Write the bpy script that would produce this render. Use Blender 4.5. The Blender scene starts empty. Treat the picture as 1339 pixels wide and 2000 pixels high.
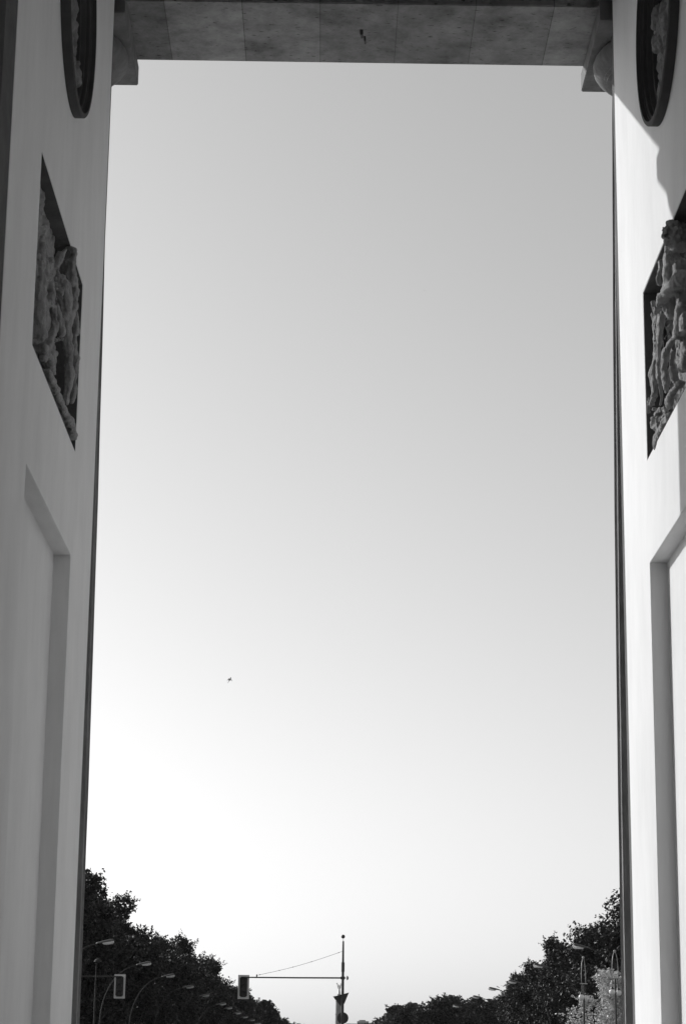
import bpy, bmesh, math, random
import numpy as np
from mathutils import Vector, Matrix, noise
R = math.radians
C = bpy.context.scene.collection
scene = bpy.context.scene

# ------------------------------------------------------------------ materials
def nt(m):
    m.use_nodes = True
    t = m.node_tree
    for n in list(t.nodes): t.nodes.remove(n)
    return t, t.nodes, t.links
def grey(v, a=1.0): return (v, v, v, a)
def mat(name, v, rough=.7, var=.0, scale=(1, 1, 1), nscale=3, bump=0, bscale=20, metal=0, spec=.5):
    m = bpy.data.materials.new(name); t, N, Lk = nt(m)
    out = N.new('ShaderNodeOutputMaterial'); b = N.new('ShaderNodeBsdfPrincipled')
    Lk.new(b.outputs[0], out.inputs[0])
    b.inputs['Roughness'].default_value = rough; b.inputs['Metallic'].default_value = metal
    b.inputs['Specular IOR Level'].default_value = spec
    b.inputs['Base Color'].default_value = grey(v)
    if var or bump:
        co = N.new('ShaderNodeTexCoord'); mp = N.new('ShaderNodeMapping'); mp.inputs['Scale'].default_value = scale
        Lk.new(co.outputs['Object'], mp.inputs[0])
    if var:
        n1 = N.new('ShaderNodeTexNoise'); n1.inputs['Scale'].default_value = nscale; n1.inputs['Detail'].default_value = 8
        n1.inputs['Roughness'].default_value = .65
        Lk.new(mp.outputs[0], n1.inputs['Vector'])
        r = N.new('ShaderNodeMapRange'); r.inputs[1].default_value = .3; r.inputs[2].default_value = .7
        r.inputs[3].default_value = v * (1 - var); r.inputs[4].default_value = v * (1 + var)
        Lk.new(n1.outputs[0], r.inputs[0]); Lk.new(r.outputs[0], b.inputs['Base Color'])
    if bump:
        n2 = N.new('ShaderNodeTexNoise'); n2.inputs['Scale'].default_value = bscale; n2.inputs['Detail'].default_value = 6
        Lk.new(mp.outputs[0], n2.inputs['Vector'])
        bp = N.new('ShaderNodeBump'); bp.inputs['Strength'].default_value = bump; bp.inputs['Distance'].default_value = .02
        Lk.new(n2.outputs[0], bp.inputs['Height']); Lk.new(bp.outputs[0], b.inputs['Normal'])
    return m

M = {}
M['plaster'] = mat('painted_plaster', .72, .75, .07, (1, .3, .12), 5, .10, 9, spec=.3)
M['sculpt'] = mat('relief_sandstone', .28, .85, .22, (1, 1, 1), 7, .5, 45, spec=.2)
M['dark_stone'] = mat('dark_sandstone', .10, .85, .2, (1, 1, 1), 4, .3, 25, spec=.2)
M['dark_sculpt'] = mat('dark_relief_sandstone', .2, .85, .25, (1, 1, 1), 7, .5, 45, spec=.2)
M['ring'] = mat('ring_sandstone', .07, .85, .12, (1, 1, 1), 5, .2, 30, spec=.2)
M['stone'] = mat('column_sandstone', .19, .85, .3, (1, 1, .5), 2.5, .5, 25, spec=.2)
M['iron'] = mat('dark_painted_metal', .035, .45, .2, (1, 1, 1), 3)
M['hood'] = mat('lamp_hood_grey', .09, .5, .1)
M['pole'] = mat('lamp_pole_steel', .03, .8, .2, (1, 1, .3), 6)
M['plate'] = mat('signal_border_grey', .62, .6, .05)
M['black'] = mat('signal_black', .02, .5)
M['lens'] = mat('lamp_lens_white', .8, .25, .05)
M['globe'] = mat('opal_globe', .85, .2, .03)
M['bright_metal'] = mat('bright_steel', .35, .35, .1)
M['bark'] = mat('bark', .07, .9, .3, (1, 1, .3), 5, .5, 12)
M['grass'] = mat('grass', .07, .9, .3, (1, 1, 1), .4)
M['asphalt'] = mat('asphalt', .10, .9, .15, (1, 1, 1), 2)
M['paving'] = mat('granite_paving', .10, .8, .15, (1, 1, 1), 2, .3, 6)
M['bounce_paving'] = mat('bounce_granite_paving', .55, .8, .15, (1, 1, 1), 2, .3, 6)  # tone raised to throw sunlight up at the passage walls
M['kerb'] = mat('kerb_granite', .3, .8, .15)
M['paint'] = mat('road_paint', .75, .7, .08)
M['concrete'] = mat('far_facade', .35, .8, .1)
M['tower_stone'] = mat('tower_stone', .22, .8, .15)
M['gold'] = mat('gilded_bronze', .5, .35, .05, metal=.8)
M['bird'] = mat('bird_feathers', .03, .7)

def leafmat(name, v, trans, rough=.5, var=.35):
    m = bpy.data.materials.new(name); t, N, Lk = nt(m)
    out = N.new('ShaderNodeOutputMaterial'); b = N.new('ShaderNodeBsdfPrincipled')
    tr = N.new('ShaderNodeBsdfTranslucent'); mx = N.new('ShaderNodeMixShader'); mx.inputs[0].default_value = trans
    b.inputs['Roughness'].default_value = rough; b.inputs['Specular IOR Level'].default_value = .2
    g = N.new('ShaderNodeNewGeometry')
    r = N.new('ShaderNodeMapRange'); r.inputs[3].default_value = v * (1 - var); r.inputs[4].default_value = v * (1 + var)
    Lk.new(g.outputs['Random Per Island'], r.inputs[0])
    Lk.new(r.outputs[0], b.inputs['Base Color']); Lk.new(r.outputs[0], tr.inputs['Color'])
    Lk.new(b.outputs[0], mx.inputs[1]); Lk.new(tr.outputs[0], mx.inputs[2]); Lk.new(mx.outputs[0], out.inputs[0])
    return m
M['lens'] = leafmat('diffuser_glass', .9, .75, .2, .02)
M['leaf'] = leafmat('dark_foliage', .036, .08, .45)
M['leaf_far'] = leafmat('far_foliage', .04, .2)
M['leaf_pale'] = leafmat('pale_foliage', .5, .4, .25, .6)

# sandstone soffit laid in wide blocks of slightly different tone, with pits
def soffit_mat():
    m = bpy.data.materials.new('block_sandstone'); t, N, Lk = nt(m)
    out = N.new('ShaderNodeOutputMaterial'); b = N.new('ShaderNodeBsdfPrincipled'); Lk.new(b.outputs[0], out.inputs[0])
    b.inputs['Roughness'].default_value = .9; b.inputs['Specular IOR Level'].default_value = .2
    co = N.new('ShaderNodeTexCoord')
    mp = N.new('ShaderNodeMapping'); mp.inputs['Location'].default_value = (1.17, 0, 0); mp.inputs['Scale'].default_value = (1, 1, 1)
    Lk.new(co.outputs['Object'], mp.inputs[0])
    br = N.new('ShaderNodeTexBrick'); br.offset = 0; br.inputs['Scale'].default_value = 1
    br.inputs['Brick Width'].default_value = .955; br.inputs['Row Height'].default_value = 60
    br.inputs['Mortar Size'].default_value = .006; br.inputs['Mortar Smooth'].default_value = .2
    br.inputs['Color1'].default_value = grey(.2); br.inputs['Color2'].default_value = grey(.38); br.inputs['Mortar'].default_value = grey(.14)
    sh = N.new('ShaderNodeVectorMath'); sh.operation = 'ADD'; sh.inputs[1].default_value = (0, 30, 0)
    Lk.new(mp.outputs[0], sh.inputs[0]); Lk.new(sh.outputs[0], br.inputs['Vector'])
    n = N.new('ShaderNodeTexNoise'); n.inputs['Scale'].default_value = 2.2; n.inputs['Detail'].default_value = 9; n.inputs['Roughness'].default_value = .7
    Lk.new(co.outputs['Object'], n.inputs['Vector'])
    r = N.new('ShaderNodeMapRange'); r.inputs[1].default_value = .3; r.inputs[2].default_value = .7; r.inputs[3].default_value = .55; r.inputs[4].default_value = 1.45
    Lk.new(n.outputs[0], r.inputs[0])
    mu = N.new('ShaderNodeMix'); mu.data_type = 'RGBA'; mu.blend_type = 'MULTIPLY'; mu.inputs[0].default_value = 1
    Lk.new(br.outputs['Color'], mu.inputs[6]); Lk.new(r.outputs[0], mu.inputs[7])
    # pits, drawn out along the bed of the stone
    mp2 = N.new('ShaderNodeMapping'); mp2.inputs['Scale'].default_value = (9, 24, 24); Lk.new(co.outputs['Object'], mp2.inputs[0])
    n2 = N.new('ShaderNodeTexNoise'); n2.inputs['Scale'].default_value = 1; n2.inputs['Detail'].default_value = 5; Lk.new(mp2.outputs[0], n2.inputs['Vector'])
    r2 = N.new('ShaderNodeMapRange'); r2.inputs[1].default_value = .62; r2.inputs[2].default_value = .70; r2.inputs[3].default_value = 1; r2.inputs[4].default_value = .35
    Lk.new(n2.outputs[0], r2.inputs[0])
    mu2 = N.new('ShaderNodeMix'); mu2.data_type = 'RGBA'; mu2.blend_type = 'MULTIPLY'; mu2.inputs[0].default_value = 1
    Lk.new(mu.outputs[2], mu2.inputs[6]); Lk.new(r2.outputs[0], mu2.inputs[7]); Lk.new(mu2.outputs[2], b.inputs['Base Color'])
    bp = N.new('ShaderNodeBump'); bp.inputs['Strength'].default_value = .6; bp.inputs['Distance'].default_value = .02
    ad = N.new('ShaderNodeMath'); ad.operation = 'MULTIPLY'; Lk.new(r2.outputs[0], ad.inputs[0]); Lk.new(n.outputs[0], ad.inputs[1])
    Lk.new(ad.outputs[0], bp.inputs['Height']); Lk.new(bp.outputs[0], b.inputs['Normal'])
    return m
M['block'] = soffit_mat()

# ------------------------------------------------------------------ helpers
def tag(o, label=None, cat=None, group=None, kind=None):
    if label: o['label'] = label
    if cat: o['category'] = cat
    if group: o['group'] = group
    if kind: o['kind'] = kind
    return o
def empty(name, loc=(0, 0, 0), rz=0):
    o = bpy.data.objects.new(name, None); C.objects.link(o); o.location = loc; o.rotation_euler = (0, 0, rz)
    o.empty_display_size = .3
    return o
def obj(name, bm, m, parent=None, smooth=False, angle=None):
    me = bpy.data.meshes.new(name)
    bmesh.ops.recalc_face_normals(bm, faces=bm.faces[:])
    bm.to_mesh(me); bm.free()
    me.materials.append(M[m] if isinstance(m, str) else m)
    if smooth: me.shade_smooth()
    if angle is not None:
        me.shade_smooth(); me.set_sharp_from_angle(angle=R(angle))
    o = bpy.data.objects.new(name, me); C.objects.link(o)
    if parent: o.parent = parent
    return o
def box(bm, x0, x1, y0, y1, z0, z1, bev=0, mtx=None):
    r = bmesh.ops.create_cube(bm, size=1)
    v = r['verts']
    bmesh.ops.scale(bm, vec=(x1 - x0, y1 - y0, z1 - z0), verts=v)
    bmesh.ops.translate(bm, vec=((x0 + x1) / 2, (y0 + y1) / 2, (z0 + z1) / 2), verts=v)
    if bev:
        es = list({e for q in v for e in q.link_edges})
        g = bmesh.ops.bevel(bm, geom=es, offset=bev, segments=2, affect='EDGES')
        v = list({q for f in g['faces'] for q in f.verts} | {q for q in v if q.is_valid})
    if mtx is not None:
        bmesh.ops.transform(bm, matrix=mtx, verts=[q for q in v if q.is_valid])
    return v
def tube(bm, pts, rad, seg=8, cap=True):
    pts = [Vector(p) for p in pts]; n = len(pts)
    rs = rad if isinstance(rad, (list, tuple)) else [rad] * n
    rings = []; up = None
    for i, p in enumerate(pts):
        d = (pts[min(i + 1, n - 1)] - pts[max(i - 1, 0)]).normalized()
        if up is None:
            up = Vector((0, 0, 1)) if abs(d.z) < .9 else Vector((1, 0, 0))
        a = (up - d * up.dot(d)).normalized(); up = a; b = d.cross(a)
        rings.append([bm.verts.new(p + (a * math.cos(2 * math.pi * k / seg) + b * math.sin(2 * math.pi * k / seg)) * rs[i]) for k in range(seg)])
    for i in range(n - 1):
        for k in range(seg):
            bm.faces.new((rings[i][k], rings[i][(k + 1) % seg], rings[i + 1][(k + 1) % seg], rings[i + 1][k]))
    if cap:
        bm.faces.new(rings[0][::-1]); bm.faces.new(rings[-1])
def lathe(bm, prof, seg=48, center=(0, 0, 0), axis='Z', cap=True):
    c = Vector(center); rings = []
    for r, h in prof:
        ring = []
        for k in range(seg):
            a = 2 * math.pi * k / seg
            if axis == 'Z': p = Vector((r * math.cos(a), r * math.sin(a), h))
            elif axis == 'X': p = Vector((h, r * math.cos(a), r * math.sin(a)))
            else: p = Vector((r * math.cos(a), h, r * math.sin(a)))
            ring.append(bm.verts.new(c + p))
        rings.append(ring)
    for i in range(len(rings) - 1):
        for k in range(seg):
            bm.faces.new((rings[i][k], rings[i][(k + 1) % seg], rings[i + 1][(k + 1) % seg], rings[i + 1][k]))
    if cap:
        bm.faces.new(rings[0][::-1]); bm.faces.new(rings[-1])
def ball(bm, c, r, sub=2, sc=(1, 1, 1), rot=None):
    m = Matrix.Translation(c) @ (rot.to_4x4() if rot is not None else Matrix.Identity(4)) @ Matrix.Diagonal((r * sc[0], r * sc[1], r * sc[2], 1))
    bmesh.ops.create_icosphere(bm, subdivisions=sub, radius=1, matrix=m)
def bake(o):
    """apply the object's modifiers into its mesh"""
    dg = bpy.context.evaluated_depsgraph_get(); dg.update()
    me = bpy.data.meshes.new_from_object(o.evaluated_get(dg))
    o.modifiers.clear(); o.data = me
    return o
def children(o): return [c for c in bpy.data.objects if c.parent == o]
def copy_tree(o, parent=None, kids=None):
    if kids is None:
        kids = {}
        for q in bpy.data.objects:
            if q.parent: kids.setdefault(q.parent, []).append(q)
    c = o.copy(); C.objects.link(c)
    if parent: c.parent = parent
    for ch in kids.get(o, []): copy_tree(ch, c, kids)
    return c

# ------------------------------------------------------------------ measures of the gate (metres, camera at x=0 y=0)
XL, XR = -2.686, 3.314          # faces of the two passage walls
Y0, Y1 = 16.42, 23.45           # wall ends
YA, YB = 18.17, 21.63           # panels
ZT, ZB, ZP = 9.74, 7.87, 6.76   # relief top, relief bottom, lower panel top
ZS = 14.25                      # soffit of the architrave
MY, MZ, MR = 19.9, 12.15, 1.16  # medallion
TH = 1.52; REC = .18
CYW, CYE = 24.57, 15.3
CX = {-1: -3.565, 1: 4.17}

gate = empty('city_gate', (0, 20, 0))
tag(gate, 'monumental stone gate with white passage walls, carved reliefs and dark architrave framing the sky', 'gate')
GI = Matrix.Translation((0, -20, 0))
def gp(o):                       # parent under the gate keeping world coordinates
    o.parent = gate; o.matrix_parent_inverse = GI
    return o

# carved figures: (height above the wall face, y, z, radius)
FIG_LEFT = {
 'arm1': [(0.035, 20.58, 9.685, 0.025), (0.018, 20.58, 9.59, 0.039), (-0.0, 20.678, 9.499, 0.04), (-0.009, 20.776, 9.441, 0.04)],
 'hand': [(-0.034, 20.482, 9.707, 0.02), (0.008, 20.482, 9.702, 0.02), (0.04, 20.482, 9.68, 0.024)],
 'arm2': [(-0.041, 20.384, 9.646, 0.019), (-0.074, 20.384, 9.59, 0.034), (-0.107, 20.384, 9.512, 0.034), (-0.114, 20.384, 9.423, 0.024)],
 'head': [(-0.086, 20.776, 9.648, 0.045), (-0.072, 20.776, 9.575, 0.045)],
 'torso': [(-0.076, 20.482, 9.367, 0.049), (-0.041, 20.482, 9.285, 0.064), (-0.019, 20.482, 9.147, 0.064), (-0.009, 20.482, 9.037, 0.059)],
 'back': [(-0.002, 20.874, 9.518, 0.04), (0.019, 20.874, 9.405, 0.035), (0.013, 20.874, 9.293, 0.035)],
 'hip': [(0.028, 20.776, 9.201, 0.035), (0.003, 20.678, 9.07, 0.054), (-0.042, 20.482, 8.954, 0.049)],
 'leg1': [(-0.003, 20.58, 8.99, 0.054), (-0.006, 20.58, 8.825, 0.044), (0.034, 20.58, 8.607, 0.039), (0.036, 20.678, 8.422, 0.04), (0.019, 20.678, 8.231, 0.03), (0.004, 20.678, 8.106, 0.025)],
 'leg2': [(0.019, 20.874, 9.153, 0.035), (0.048, 20.874, 8.986, 0.03), (0.055, 20.874, 8.93, 0.025)],
 'cloth': [(0.035, 20.874, 8.902, 0.025), (0.033, 20.874, 8.708, 0.035), (0.072, 20.874, 8.653, 0.03), (0.047, 20.874, 8.514, 0.04)],
 'leg3': [(0.049, 20.874, 8.459, 0.025), (0.051, 20.874, 8.295, 0.025), (0.04, 20.874, 8.185, 0.025)],
 'beast': [(-0.164, 19.998, 9.425, 0.024), (-0.145, 19.8, 9.213, 0.028), (-0.121, 19.8, 9.133, 0.028), (-0.117, 19.998, 9.166, 0.029), (-0.09, 19.998, 9.021, 0.029), (-0.096, 19.998, 8.94, 0.033)],
 'paw': [(-0.079, 20.09, 9.218, 0.019), (-0.064, 20.09, 9.109, 0.019), (-0.08, 20.09, 9.012, 0.019)],
 'limb': [(-0.084, 19.7, 8.83, 0.033), (-0.064, 19.897, 8.85, 0.029), (-0.052, 19.995, 8.752, 0.024), (-0.061, 19.995, 8.618, 0.029), (-0.064, 19.7, 8.383, 0.038), (-0.051, 19.306, 8.118, 0.032)],
 'limb2': [(-0.064, 20.188, 8.956, 0.029), (-0.032, 20.188, 8.821, 0.039), (-0.007, 20.188, 8.714, 0.034), (-0.014, 20.188, 8.644, 0.019)],
 'toes': [(-0.056, 19.992, 8.532, 0.019), (-0.035, 20.09, 8.588, 0.019), (-0.005, 20.09, 8.578, 0.019), (0.02, 20.09, 8.589, 0.019)],
 'rock': [(-0.115, 19.306, 9.259, 0.042), (-0.093, 19.109, 8.921, 0.041), (-0.084, 19.109, 8.715, 0.055), (-0.067, 19.011, 8.423, 0.055), (-0.039, 19.011, 8.246, 0.055)],
 'rock2': [(-0.042, 19.207, 8.187, 0.046), (-0.03, 19.503, 8.186, 0.042), (-0.034, 19.897, 8.172, 0.029), (-0.04, 19.7, 8.305, 0.042), (-0.041, 19.995, 8.406, 0.029)],
 'base': [(-0.029, 19.503, 8.057, 0.033), (-0.029, 20.196, 8.048, 0.039), (-0.003, 20.691, 7.991, 0.045), (0.013, 21.087, 8.004, 0.05), (0.033, 21.186, 7.897, 0.03)],
}
FIG_RIGHT = {
 'head': [(0.003, 19.611, 9.666, 0.061), (0.054, 19.611, 9.622, 0.047), (-0.025, 19.611, 9.569, 0.08), (0.066, 19.611, 9.546, 0.037), (-0.042, 19.611, 9.462, 0.061)],
 'neck': [(0.013, 19.855, 9.57, 0.024), (0.019, 19.855, 9.515, 0.024)],
 'arm': [(-0.074, 20.67, 9.839, 0.03), (-0.045, 20.67, 9.754, 0.035), (-0.037, 20.67, 9.642, 0.025), (-0.029, 20.768, 9.595, 0.02), (-0.038, 20.768, 9.511, 0.025)],
 'torso': [(-0.037, 20.202, 9.598, 0.043), (-0.039, 20.202, 9.488, 0.053), (-0.031, 20.202, 9.379, 0.053), (-0.026, 20.202, 9.187, 0.053), (-0.028, 20.202, 9.062, 0.048), (-0.04, 20.202, 8.954, 0.034)],
 'chest2': [(-0.085, 20.01, 9.469, 0.043), (-0.103, 20.01, 9.361, 0.053), (-0.098, 20.01, 9.198, 0.057), (-0.101, 19.817, 8.965, 0.052)],
 'club': [(-0.082, 19.432, 9.095, 0.06), (-0.014, 19.625, 9.094, 0.066), (0.031, 19.913, 9.105, 0.057), (0.063, 20.106, 9.09, 0.043), (0.069, 20.202, 9.093, 0.034)],
 'fist': [(0.023, 20.882, 9.356, 0.02), (0.009, 20.882, 9.3, 0.025), (-0.011, 20.882, 9.255, 0.03), (-0.038, 20.882, 9.278, 0.025)],
 'drape': [(-0.095, 21.45, 9.423, 0.036), (-0.101, 21.45, 9.222, 0.031), (-0.097, 21.45, 9.05, 0.026), (-0.076, 21.45, 8.879, 0.031), (-0.046, 21.45, 8.753, 0.036), (-0.06, 21.45, 8.651, 0.036), (-0.062, 21.45, 8.55, 0.026)],
 'drape2': [(-0.096, 21.087, 9.263, 0.035), (-0.075, 21.087, 9.093, 0.025), (-0.059, 21.087, 8.868, 0.025), (-0.05, 21.087, 8.728, 0.025), (-0.062, 21.087, 8.561, 0.02), (-0.079, 21.087, 8.394, 0.015), (-0.066, 21.087, 8.311, 0.015)],
 'leg': [(-0.101, 19.913, 8.946, 0.043), (-0.066, 19.913, 8.785, 0.038), (-0.042, 19.913, 8.652, 0.024)],
 'thigh': [(-0.105, 19.721, 8.77, 0.042), (-0.091, 19.721, 8.611, 0.038)],
 'coil': [(-0.076, 19.493, 8.536, 0.028), (-0.028, 19.59, 8.548, 0.028), (0.006, 19.782, 8.568, 0.028), (0.037, 19.976, 8.54, 0.028), (0.049, 20.072, 8.466, 0.028), (0.057, 20.072, 8.359, 0.028), (0.045, 20.072, 8.253, 0.028), (0.038, 20.072, 8.121, 0.020)],
 'coil2': [(0.026, 19.686, 8.398, 0.020), (0.043, 19.686, 8.309, 0.020), (0.041, 19.686, 8.204, 0.028), (0.014, 19.686, 8.116, 0.028), (-0.02, 19.686, 8.065, 0.035)],
 'mass': [(-0.12, 19.75, 8.56, 0.065), (-0.12, 19.75, 8.42, 0.065), (-0.11, 19.9, 8.32, 0.045)],
 'leg2': [(-0.035, 19.625, 8.066, 0.028), (0.015, 19.721, 8.034, 0.028), (0.035, 19.913, 8.012, 0.029), (0.032, 20.01, 7.943, 0.024), (0.055, 20.01, 8.021, 0.019)],
 'rocks': [(0.049, 21.087, 8.376, 0.02), (0.056, 21.087, 8.298, 0.02), (0.063, 21.087, 8.226, 0.02), (0.022, 20.988, 8.361, 0.025), (0.034, 20.988, 8.278, 0.025), (0.01, 20.889, 8.149, 0.03), (-0.017, 20.79, 8.162, 0.03), (-0.042, 20.691, 8.131, 0.03), (-0.046, 20.592, 8.057, 0.025), (-0.024, 20.79, 8.053, 0.03), (0.043, 20.889, 8.093, 0.03), (0.035, 20.988, 8.047, 0.025), (-0.006, 20.889, 7.985, 0.03), (0.008, 20.889, 8.05, 0.03)],
 'base': [(-0.015, 20.988, 7.949, 0.045), (-0.001, 21.087, 7.858, 0.035), (-0.032, 20.79, 7.955, 0.045), (-0.038, 20.394, 7.958, 0.039)],
}

RR_ = .30                        # depth of the relief recess
def wall(side):
    X = XL if side < 0 else XR
    s = side                      # outward from the passage
    def bx(e0, e1, y0, y1, z0, z1):   # e measured into the passage from the wall face
        a, b = X - s * e0, X - s * e1
        bm = bmesh.new(); box(bm, min(a, b), max(a, b), y0, y1, z0, z1); return bm
    w = obj('passage_wall', bx(0, -TH, Y0, Y1, 0, 15.2), 'plaster')
    cut = []
    cut.append(obj('c', bx(.2, -RR_, YA, YB, ZB, ZT), 'plaster'))
    cut.append(obj('c', bx(.2, -REC, YA, YB, 1.25, ZP), 'plaster'))
    bm = bmesh.new(); lathe(bm, [(MR - .1, X + s * .2), (MR - .1, X - s * .3)], 96, (0, MY, MZ), 'X'); cut.append(obj('c', bm, 'plaster'))
    for c in cut:
        md = w.modifiers.new('b', 'BOOLEAN'); md.operation = 'DIFFERENCE'; md.object = c; md.solver = 'EXACT'
    md = w.modifiers.new('bev', 'BEVEL'); md.width = .008; md.segments = 2; md.limit_method = 'ANGLE'; md.angle_limit = R(50)
    bake(w)
    for c in cut: bpy.data.objects.remove(c)
    w.name = 'passage_wall'; gp(w)
    w['label'] = ('shaded white passage wall on the left, with a tall recessed panel below a relief' if s < 0 else
                  'sunlit white passage wall on the right, with a tall recessed panel below a relief')
    # dark stone lining of the relief recess
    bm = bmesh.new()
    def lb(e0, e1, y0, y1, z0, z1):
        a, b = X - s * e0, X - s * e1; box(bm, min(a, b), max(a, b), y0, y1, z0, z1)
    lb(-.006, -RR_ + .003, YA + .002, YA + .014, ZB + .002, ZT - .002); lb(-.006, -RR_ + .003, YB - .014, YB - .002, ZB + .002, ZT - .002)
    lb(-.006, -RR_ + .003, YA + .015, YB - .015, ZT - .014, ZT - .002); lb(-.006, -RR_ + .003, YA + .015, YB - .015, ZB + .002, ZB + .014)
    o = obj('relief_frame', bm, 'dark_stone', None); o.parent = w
    # plinth
    bm = bmesh.new(); a, b = X - s * .06, X + s * (TH + .06)
    box(bm, min(a, b), max(a, b), Y0 + .05, Y1 - .05, 0, .7, .02); o = obj('plinth', bm, 'stone', None); o.parent = w; o.matrix_parent_inverse = Matrix.Identity(4)
    # medallion: stepped ring round a sunk disc
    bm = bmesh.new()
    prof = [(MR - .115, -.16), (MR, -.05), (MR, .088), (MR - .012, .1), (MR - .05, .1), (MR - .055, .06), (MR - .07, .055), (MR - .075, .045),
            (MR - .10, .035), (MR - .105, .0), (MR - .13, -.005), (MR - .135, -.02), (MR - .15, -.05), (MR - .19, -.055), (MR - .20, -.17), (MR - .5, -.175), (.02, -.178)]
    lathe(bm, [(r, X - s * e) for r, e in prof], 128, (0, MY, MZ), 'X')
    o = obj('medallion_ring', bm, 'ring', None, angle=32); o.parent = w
    return w, X, s

def sculpture(name, chains, X, s, clip, seed, voxel=.009, mat_='sculpt', extra=None, backe=-REC, rough=.015):
    """a carved relief: bodies of capsules blended into one surface over a rough back slab"""
    rnd = random.Random(seed); BL = []
    def ball(_, c, r, sub=1): BL.append((c[0], c[1], c[2], r))
    bm = bmesh.new()
    ya, yb, za, zb = clip
    for nm, pts in chains.items():
        for i, (e, y, z, r) in enumerate(pts):
            nxt = pts[i + 1] if i + 1 < len(pts) else None
            n = 1
            if nxt:
                L = math.dist((e, y, z), nxt[:3]); n = max(1, int(L / (.35 * min(r, nxt[3])))); n = min(n, 30)
            if nm in ('rocks', 'hand', 'toes', 'paw', 'fist'): n = min(n, 2)
            for k in range(n):
                t = k / n
                q = (e, y, z, r) if not nxt else tuple(a + (b - a) * t for a, b in zip((e, y, z, r), nxt))
                ee = max(q[0], -REC + .3 * q[3])
                ee = min(ee, .075); 
                steps = min(max(1, int((ee - backe) / (.8 * q[3]))), 3 if nm in ('torso', 'head', 'mass', 'rock', 'rock2', 'base', 'hip', 'chest2') else 2)
                for j in range(steps):     # tie the form back to the slab
                    f = 1 - .13 * min(j, 2)
                    ball(0, (X - s * (ee - j * .8 * q[3]), q[1], q[2]), q[3] * f * (1 + .26 * noise.noise(Vector((q[1] * 9, q[2] * 11, seed)))))
    if extra: extra(ball, rnd)
    # rough slab behind
    ny, nz = max(2, int((yb - ya) / .025)), max(2, int((zb - za) / .025))
    vs = {}
    for lay in (0, 1):
        for i in range(ny + 1):
            for j in range(nz + 1):
                y = ya + (yb - ya) * i / ny; z = za + (zb - za) * j / nz
                e = backe + .012 + (max(0, min(1, (20.9 - y) / .6)) * .12 if s < 0 and seed == 11 else 0) + (.10 * max(0, noise.noise(Vector((y * 1.9, z * 1.9, seed)))) + .05 * noise.noise(Vector((y * 6, z * 4, seed + 3))) + .03 * noise.noise(Vector((y * 17, z * 12, seed + 5)))) if lay else backe - .018
                vs[lay, i, j] = bm.verts.new((X - s * e, y, z))
    for lay in (0, 1):
        for i in range(ny):
            for j in range(nz):
                bm.faces.new((vs[lay, i, j], vs[lay, i + 1, j], vs[lay, i + 1, j + 1], vs[lay, i, j + 1]))
    for i in range(ny):
        for j in (0, nz): bm.faces.new((vs[0, i, j], vs[0, i + 1, j], vs[1, i + 1, j], vs[1, i, j]))
    for j in range(nz):
        for i in (0, ny): bm.faces.new((vs[0, i, j], vs[0, i, j + 1], vs[1, i, j + 1], vs[1, i, j]))
    q = bmesh.new(); bmesh.ops.create_icosphere(q, subdivisions=2, radius=1)
    tv = np.array([v.co[:] for v in q.verts]); tf = np.array([[v.index for v in f.verts] for f in q.faces]); q.free()
    B = np.array(BL); SY = np.where(B[:, 3] > .024, 2.1 if s > 0 else 1.6, 1.0)   # forms drawn out along the wall, to widen their sunlit crescents
    V = (B[:, None, :3] + tv[None] * B[:, None, 3:4] * np.stack([np.ones(len(B)), SY, np.ones(len(B))], 1)[:, None, :]).reshape(-1, 3)
    Fc = (tf[None] + (np.arange(len(B)) * len(tv))[:, None, None]).reshape(-1, 3)
    bm.verts.index_update(); n0 = len(bm.verts)
    sv = [v.co[:] for v in bm.verts]; sf = [[v.index for v in f.verts] for f in bm.faces]; bm.free()
    me = bpy.data.meshes.new(name); me.from_pydata(sv + V.tolist(), [], sf + (Fc + n0).tolist()); me.materials.append(M[mat_])
    o = bpy.data.objects.new(name, me); C.objects.link(o)
    md = o.modifiers.new('r', 'REMESH'); md.mode = 'VOXEL'; md.voxel_size = voxel
    md = o.modifiers.new('s', 'SMOOTH'); md.iterations = 1; md.factor = .5
    bake(o)
    me = o.data; n = len(me.vertices)
    co = np.empty(n * 3, np.float32); me.vertices.foreach_get('co', co); no = np.empty(n * 3, np.float32); me.vertices.foreach_get('normal', no)
    co = co.reshape(-1, 3); no = no.reshape(-1, 3)
    d = np.array([(noise.fractal(Vector((p[0] * 16, p[1] * 12, p[2] * 9)), .9, 2, 4) - .5 * abs(noise.noise(Vector((p[0] * 40, p[1] * 18, p[2] * 14))))) for p in co]) * rough
    # drapery folds running down the stone
    d += np.array([math.sin(p[0] * 130 + p[1] * 24 + 9 * noise.noise(Vector((p[1] * 2, p[2] * 3, 0)))) * max(0, noise.noise(Vector((p[1] * 3 + 5, p[2] * 2, seed)))) for p in co]) * .010
    co = co + no * d[:, None]
    me.vertices.foreach_set('co', co.reshape(-1).astype(np.float32)); me.update(); me.shade_smooth()
    return o

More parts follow.
